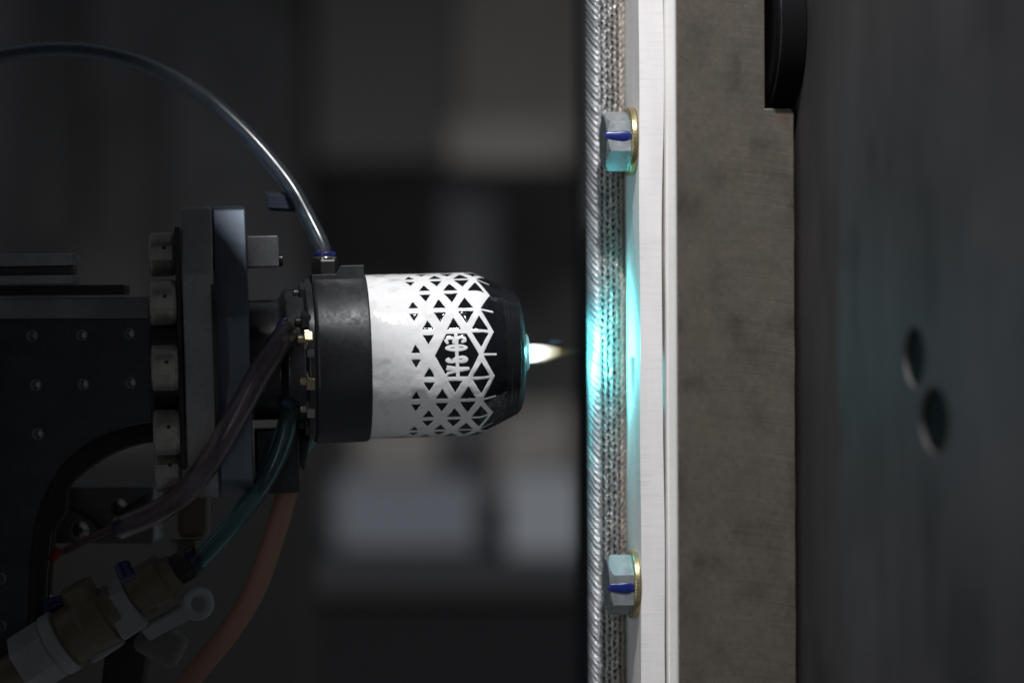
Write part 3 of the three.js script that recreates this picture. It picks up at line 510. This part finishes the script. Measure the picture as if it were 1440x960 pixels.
// ------------------------------------------------------------------ hoses and fittings
const tubeMat = (c, o = 0.5, rough = 0.2) => phy({ color: C(...c.map((x) => Math.pow(x, 0.3))), roughness: rough, transmission: 1 - 0.06 * o, thickness: 0.0006, ior: 1.4, attenuationColor: C(...c), attenuationDistance: 0.0034 });
{
  const hose = thing('air_hose', 'clear bluish air hose arching from the left edge down to the torch collar', 'hose');
  const hp = [[-60, 92], [0, 78], [60, 70], [120, 71], [180, 83], [235, 105], [290, 138], [340, 182], [382, 228], [412, 268], [436, 312], [452, 345], [457, 366]];
  part('tubing', pipe(hp.map(([x, y], i) => at(x, y, lerp(-0.03, 0.005, i / 12))), 0.0023, 0.0016, 20, 160), tubeMat([0.28, 0.36, 0.44], 0.35), hose);
  const tag = thing('hose_tag', 'small dark blue tag on the clear air hose', 'tag', at(398, 284, -0.004), [0, 0, R(-3)]);
  part('flap', moved(box(46 * p, 20 * p, 0.0008, 0.0003), 0, 0, 0), std({ color: C(0.006, 0.011, 0.026), roughness: 0.7 }), tag);
  part('frame', (() => { const s = new THREE.Shape(); s.moveTo(-27 * p, 14 * p); s.lineTo(26 * p, 14 * p); s.lineTo(27 * p, -13 * p); s.lineTo(-18 * p, -13 * p); s.closePath(); return metreUV(moved(new THREE.ExtrudeGeometry(s, { depth: 0.0005, bevelEnabled: false }), 0, 0, -0.001)); })(), std({ color: C(0.012, 0.014, 0.018), roughness: 0.7 }), tag);
  const ft = thing('hose_fitting', 'dark hex fitting with bright rim joining the clear hose to the collar', 'fitting', at(457, 392, 0.005), [0, 0, R(1)]);
  part('hex_body', moved(hexX(27 * p, 34 * p, 0.0006), 0, 0, 0, 0, 0, Math.PI / 2), std({ color: C(0.11, 0.105, 0.1), roughness: 0.3, metalness: 0.9 }), ft).rotation.y = R(18);
  part('seat', moved(ringX([[-4 * p, 0], [-4 * p, 17 * p], [1 * p, 17 * p], [1 * p, 0]], 0.0003, 40), 0, 0, 0, 0, 0, Math.PI / 2), M.black, ft);
  part('release_collar', moved(ringX([[27 * p, 17 * p], [30 * p, 17 * p], [33 * p, 13 * p], [33 * p, 11 * p]], 0.0003, 40), 0, 0, 0, 0, 0, Math.PI / 2), M.nickel, ft);
  part('release_ring', moved(ringX([[32.5 * p, 16 * p], [37 * p, 16 * p], [38 * p, 13 * p]], 0.0003, 40), 0, 0, 0, 0, 0, Math.PI / 2), M.blueCap, ft);

  const pushFit = (name, label, px, py, z, rot, r) => {
    const f = thing(name, label, 'fitting', at(px, py, z), rot, undefined);
    part('collet', ringX([[0, 10 * p], [0, (r - 3) * p], [3 * p, r * p], [12 * p, r * p], [13 * p, 10 * p]], 0.0004, 48), M.blueCap, f);
    part('body', ringX([[-26 * p, 0], [-26 * p, (r - 4) * p], [-1 * p, (r - 4) * p], [-1 * p, 8 * p]], 0.0004, 48), M.black, f);
    part('lip', moved(new THREE.TorusGeometry(11.5 * p, 1.4 * p, 10, 40), 13 * p, 0, 0, 0, Math.PI / 2, 0), M.blueCap, f);
    return f;
  };
  pushFit('push_fitting', 'dark blue round push fitting at the top of the pink tube', 404, 466, 0.016, [0, R(-64), R(0)], 20);
  pushFit('push_fitting', 'dark blue push fitting at the top of the teal tube', 407, 560, 0.016, [0, 0, R(-98)], 16);

  const t1 = thing('pink_tube', 'clear pinkish tube slanting down across the coupling flange', 'tube');
  part('tubing', pipe([[404, 467, 0.018], [390, 486, 0.029], [362, 530, 0.034], [330, 588, 0.034], [300, 640, 0.03], [262, 690, 0.02], [215, 722, 0.006], [168, 742, -0.004]].map((q) => at(...q)), 0.0033, 0.0023, 20, 120), tubeMat([0.60, 0.48, 0.52], 0.7), t1);
  const t2 = thing('teal_tube', 'clear teal tube curving down to the amber valve', 'tube');
  part('tubing', pipe([[407, 562, 0.016], [405, 590, 0.02], [396, 625, 0.021], [376, 668, 0.019], [345, 713, 0.014], [310, 756, 0.01], [268, 800, 0.006]].map((q) => at(...q)), 0.0028, 0.0018, 20, 120), tubeMat([0.25, 0.55, 0.56], 0.4), t2);
  const t3 = thing('orange_hose', 'dull orange hose running from the torch down to the lower edge', 'hose');
  part('tubing', tube([[413, 630, 0], [408, 668, 0.002], [397, 715, 0.004], [380, 770, 0.006], [355, 835, 0.008], [320, 890, 0.01], [275, 945, 0.012], [225, 1010, 0.014]].map((q) => at(...q)), 0.0031, 20, 120), std({ map: worn([0.33, 0.17, 0.12], [0.02, 0.02], 0.2, 16), roughness: 0.5, bumpMap: fine, bumpScale: 0.00003 }), t3);
  part('sleeve', tube([[417, 596, -0.001], [416, 622, 0], [410, 656, 0.0015]].map((q) => at(...q)), 0.0036, 20, 30), M.rubber, t3);
  part('crimp', along(ringX([[0, 10 * p], [0, 16.6 * p], [3 * p, 17 * p], [6 * p, 16.6 * p], [6 * p, 10 * p]], 0.0003, 32), at(405, 682, 0.003), at(401, 700, 0.004)), std({ color: C(0.25, 0.14, 0.1), roughness: 0.5 }), t3);
  solo('teal_stub', 'short pale teal tube stub showing below the collar', 'tube', pipe([[442, 612, -0.008], [428, 634, -0.006], [410, 652, -0.004]].map((q) => at(...q)), 0.0017, 0.0011, 16, 24), tubeMat([0.3, 0.55, 0.55], 0.4));
}

// valve cluster at the lower left
{
  const amber = phy({ color: C(0.22, 0.185, 0.12), roughness: 0.32, transmission: 0.25, thickness: 0.01, attenuationColor: C(0.5, 0.33, 0.13), attenuationDistance: 0.02, bumpMap: fine, bumpScale: 0.00003 });
  const white = std({ map: worn([0.38, 0.39, 0.40], [0.03, 0.03], 0.2, 17), roughness: 0.5 });
  const dir = (a, b, z0 = 0, z1 = 0) => [at(...a, z0), at(...b, z1)];
  const A = at(-10, 962, 0.004), B = at(280, 782, 0.006), D = B.clone().sub(A), L = D.length(); D.normalize();
  const on = (px) => A.clone().addScaledVector(D, (px + 10) / 290 * L);
  const pc = (x0, x1, prof) => { const l = (x1 - x0) / 290 * L; return along(metreUV(ringX(prof.map(([t, r]) => [t * l, r * p]), 0.0005, 40)), on(x0), on(x1)); };
  const v = thing('valve', 'large amber valve with white nuts slanting up from the bottom left corner', 'valve');
  part('inlet', pc(-60, 34, [[0, 6], [0, 26], [1, 26], [1, 6]]), amber, v);
  part('nut', along(metreUV(hexX(46 * p * 1.17, 76 * p, 0.001)), on(30), on(90)), white, v);
  part('collar', pc(76, 92, [[0, 10], [0, 46], [1, 46], [1, 10]]), white, v);
  const body = part('body', pc(90, 168, [[0, 8], [0, 38], [0.12, 41], [0.4, 41], [0.44, 44], [0.78, 44], [0.82, 36], [1, 36], [1, 8]]), amber, v);
  part('boss', along(ringX([[0, 4 * p], [0, 24 * p], [46 * p, 24 * p], [48 * p, 4 * p]], 0.0006, 32), at(128, 862, 0.006), at(100, 812, 0.008)), amber, body);
  part('cap', moved(ringX([[0, 0], [0, 26 * p], [20 * p, 28 * p], [22 * p, 20 * p], [22 * p, 0]], 0.0006, 32), 0, 0, 0, 0, 0, R(-58)).translate(...at(142, 900, 0.002).toArray()), white, body);
  part('nut', along(metreUV(hexX(34 * p, 62 * p, 0.001)), on(158), on(190)), white, v);
  const v2 = thing('valve', 'smaller amber valve below the blue capped nut, feeding the teal tube', 'valve');
  part('body', pc(188, 248, [[0, 8], [0, 30], [0.3, 31], [0.34, 34], [0.72, 34], [0.76, 27], [1, 25], [1, 8]]), amber, v2);
  part('wing', along(metreUV(moved(box(48 * p, 70 * p, 22 * p, 0.0012, 3), 24 * p, 0, 0)), on(196), on(236)), amber, v2);
  part('hex_end', along(metreUV(hexX(30 * p, 38 * p, 0.0006)), on(243), on(268)), M.black, v2);
  part('release_ring', pc(268, 281, [[0, 12], [0, 17], [0.8, 16], [1, 12]]), M.blueCap, v2);
  part('foot', moved(box(40 * p, 36 * p, 36 * p, 0.0012), 0, 0, 0, 0, 0, R(34)).translate(...at(182, 874, 0.008).toArray()), white, v2);
  solo('blue_knob', 'small blue knob on top of the white nut between the amber valves', 'knob', along(ringX([[0, 0], [0, 11 * p], [24 * p, 12 * p], [26 * p, 8 * p], [26 * p, 0]], 0.0006, 32), at(170, 792, 0.022), at(184, 822, 0.024)), M.blueCap);
  const cl = thing('eye_lug', 'grey white lug with a round eye lying below the amber valve', 'lug');
  part('eye', metreUV(moved(new THREE.TorusGeometry(17 * p, 7.5 * p, 16, 48), 0, 0, 0, 0, R(20), 0).translate(...at(277, 848, 0.002).toArray())), white, cl);
  part('shank', along(metreUV(moved(box(70 * p, 26 * p, 14 * p, 0.001), 35 * p, 0, 0)), at(262, 858, 0.002), at(200, 892, 0)), white, cl);
  part('base', metreUV(moved(box(70 * p, 52 * p, 30 * p, 0.003, 3), 0, 0, 0, 0, 0, R(-28)).translate(...at(226, 904, -0.006).toArray())), std({ color: C(0.2, 0.19, 0.17), roughness: 0.6 }), cl);
  solo('black_bracket', 'black bracket behind the amber valves at the lower edge', 'bracket', metreUV(box(60 * p, 130 * p, 0.01, 0.001)), M.black, at(176, 940, -0.016), [0, 0, R(-6)]);
  // small tubes and ends behind
  const pt = thing('signal_tube', 'thin pinkish tube with a red tip behind the black trim', 'tube');
  part('tubing', tube([[80, 780, -0.008], [120, 760, -0.007], [166, 738, -0.004]].map((q) => at(...q)), 0.0011, 12, 30), std({ color: C(0.16, 0.1, 0.1), roughness: 0.4 }), pt);
  part('red_tip', along(ringX([[0, 0], [0, 7 * p], [20 * p, 6 * p], [22 * p, 0]], 0.0005, 24), at(83, 772, -0.006), at(68, 792, -0.006)), std({ color: C(0.35, 0.03, 0.015), roughness: 0.4 }), pt);
  part('blue_end', along(ringX([[0, 0], [0, 9 * p], [18 * p, 9 * p], [19 * p, 0]], 0.0005, 24), at(158, 742, -0.002), at(182, 732, -0.002)), M.blueCap, pt);
  const dc = thing('tube_plug', 'dark blue plug with a bright top beside the black trim', 'plug', at(77, 850, 0), [0, 0, R(20)]);
  part('plug', moved(ringX([[0, 0], [0, 12 * p], [26 * p, 11 * p], [28 * p, 0]], 0.0006, 28), -13 * p, 0, 0), M.blueCap, dc);
  part('pin', moved(new THREE.SphereGeometry(3 * p, 12, 10), 0, 13 * p, 0.001), M.nickel, dc);
  solo('equipment_case', 'black case in the dark behind the amber valves', 'case', farBox(-160, 640, 420, 1080, 0.1, -0.3), std({ color: C(0.005, 0.005, 0.0055), roughness: 0.95 }), at(130, 860, -0.3));
  const mf = thing('manifold_block', 'dim grey manifold block behind the tubes, below the clamp screws', 'manifold', at(150, 722, -0.03));
  part('block', metreUV(box(150 * p, 84 * p, 0.02, 0.001)), M.grey, mf);
  part('port', moved(ringX([[0, 5 * p], [0, 13 * p], [8 * p, 14 * p], [10 * p, 5 * p]], 0.0004, 28), -30 * p, -20 * p, 0.01, 0, R(-90), 0), M.nickel, mf);
  part('port', moved(ringX([[0, 5 * p], [0, 13 * p], [8 * p, 14 * p], [10 * p, 5 * p]], 0.0004, 28), 26 * p, 12 * p, 0.01, 0, R(-90), 0), M.nickel, mf);
  const cb = thing('black_cable', 'thin black cable looping behind the valves', 'cable');
  part('cable', tube([[84, 706, -0.014], [120, 724, -0.012], [150, 744, -0.012], [178, 716, -0.014], [204, 700, -0.016]].map((q) => at(...q)), 0.0009, 10, 50), M.rubber, cb);
  const am = thing('amber_elbow', 'dim amber elbow fitting hanging below the coupling flange', 'fitting', at(272, 720, -0.006));
  part('elbow', metreUV(box(44 * p, 70 * p, 40 * p, 0.002, 3)), amber, am);
  part('nut', moved(hexX(18 * p, 44 * p, 0.0006), -8 * p, -38 * p, 0, 0, 0, R(-90)), amber, am);
}

// ------------------------------------------------------------------ lamps outside the frame
function aimed(o, to) { o.lookAt(to); return o; }
{
  const head = thing('work_lamp', 'twin spot work lamp above and in front of the bench', 'lamp', V(...KEY.at));
  aimed(head, V(0.02, 0, 0));
  const housing = std({ color: C(0.03, 0.03, 0.03), roughness: 0.5 });
  part('housing', moved(box(0.12, 0.06, 0.05, 0.004), 0, 0, -0.03), housing, head);
  for (const s of [-1, 1]) {
    const l = new THREE.SpotLight(C(...KEY.color), KEY.power, 0, R(52), 0.5); l.name = 'work_lamp_light'; l.castShadow = true; l.shadow.radius = 0.5;
    l.position.set(s * 0.014, 0, 0.008); l.target.position.set(s * 0.012, 0, 0.6); head.add(l, l.target);
    const m = part('lamp_glass', moved(new THREE.CylinderGeometry(0.011, 0.011, 0.002, 32), s * 0.014, 0, -0.003, Math.PI / 2), std({ color: C(0.1, 0.1, 0.1), emissive: C(1, 0.97, 0.94), emissiveIntensity: 6 }), head); m.castShadow = false;
  }
  const strip = thing('strip_lamp', 'tall soft strip lamp in front on the left', 'lamp', V(...FILL.at));
  aimed(strip, V(0, 0, 0));
  part('housing', moved(box(0.1, 0.84, 0.04, 0.004), 0, 0, -0.028), housing, strip);
  part('lamp_diffuser', moved(box(0.08, 0.8, 0.004, 0.001), 0, 0, -0.005), std({ color: C(0.6, 0.6, 0.6), emissive: C(...FILL.color), emissiveIntensity: 1.2 }), strip);
  const ra = new THREE.RectAreaLight(C(...FILL.color), FILL.power, ...FILL.size); ra.name = 'strip_lamp_light'; ra.position.set(0, 0, 0); ra.rotation.y = Math.PI; strip.add(ra);
  const so = new THREE.Shape([[-0.42, 0.12], [0.04, 0.12], [0.019, 0.1725], [-0.007, 0.2087], [-0.0195, 0.2425], [-0.024, 0.2775], [-0.03, 0.36], [-0.42, 0.36]].map(([x, y]) => new THREE.Vector2(x, y)));
  const screenGeo = metreUV(new THREE.ExtrudeGeometry(so, { depth: 0.004, bevelEnabled: false }));
  // matt black screens that keep the lamps off the left side
  solo('shade_screen', 'matt black shade screen above the left side', 'screen', screenGeo, housing, V(0, 0, 0.15));
  solo('shade_screen', 'matt black shade screen at the front left', 'screen', box(0.3, 0.9, 0.004, 0.001), housing, V(-0.325, -0.05, 0.36));
}

renderer.render(scene, camera);
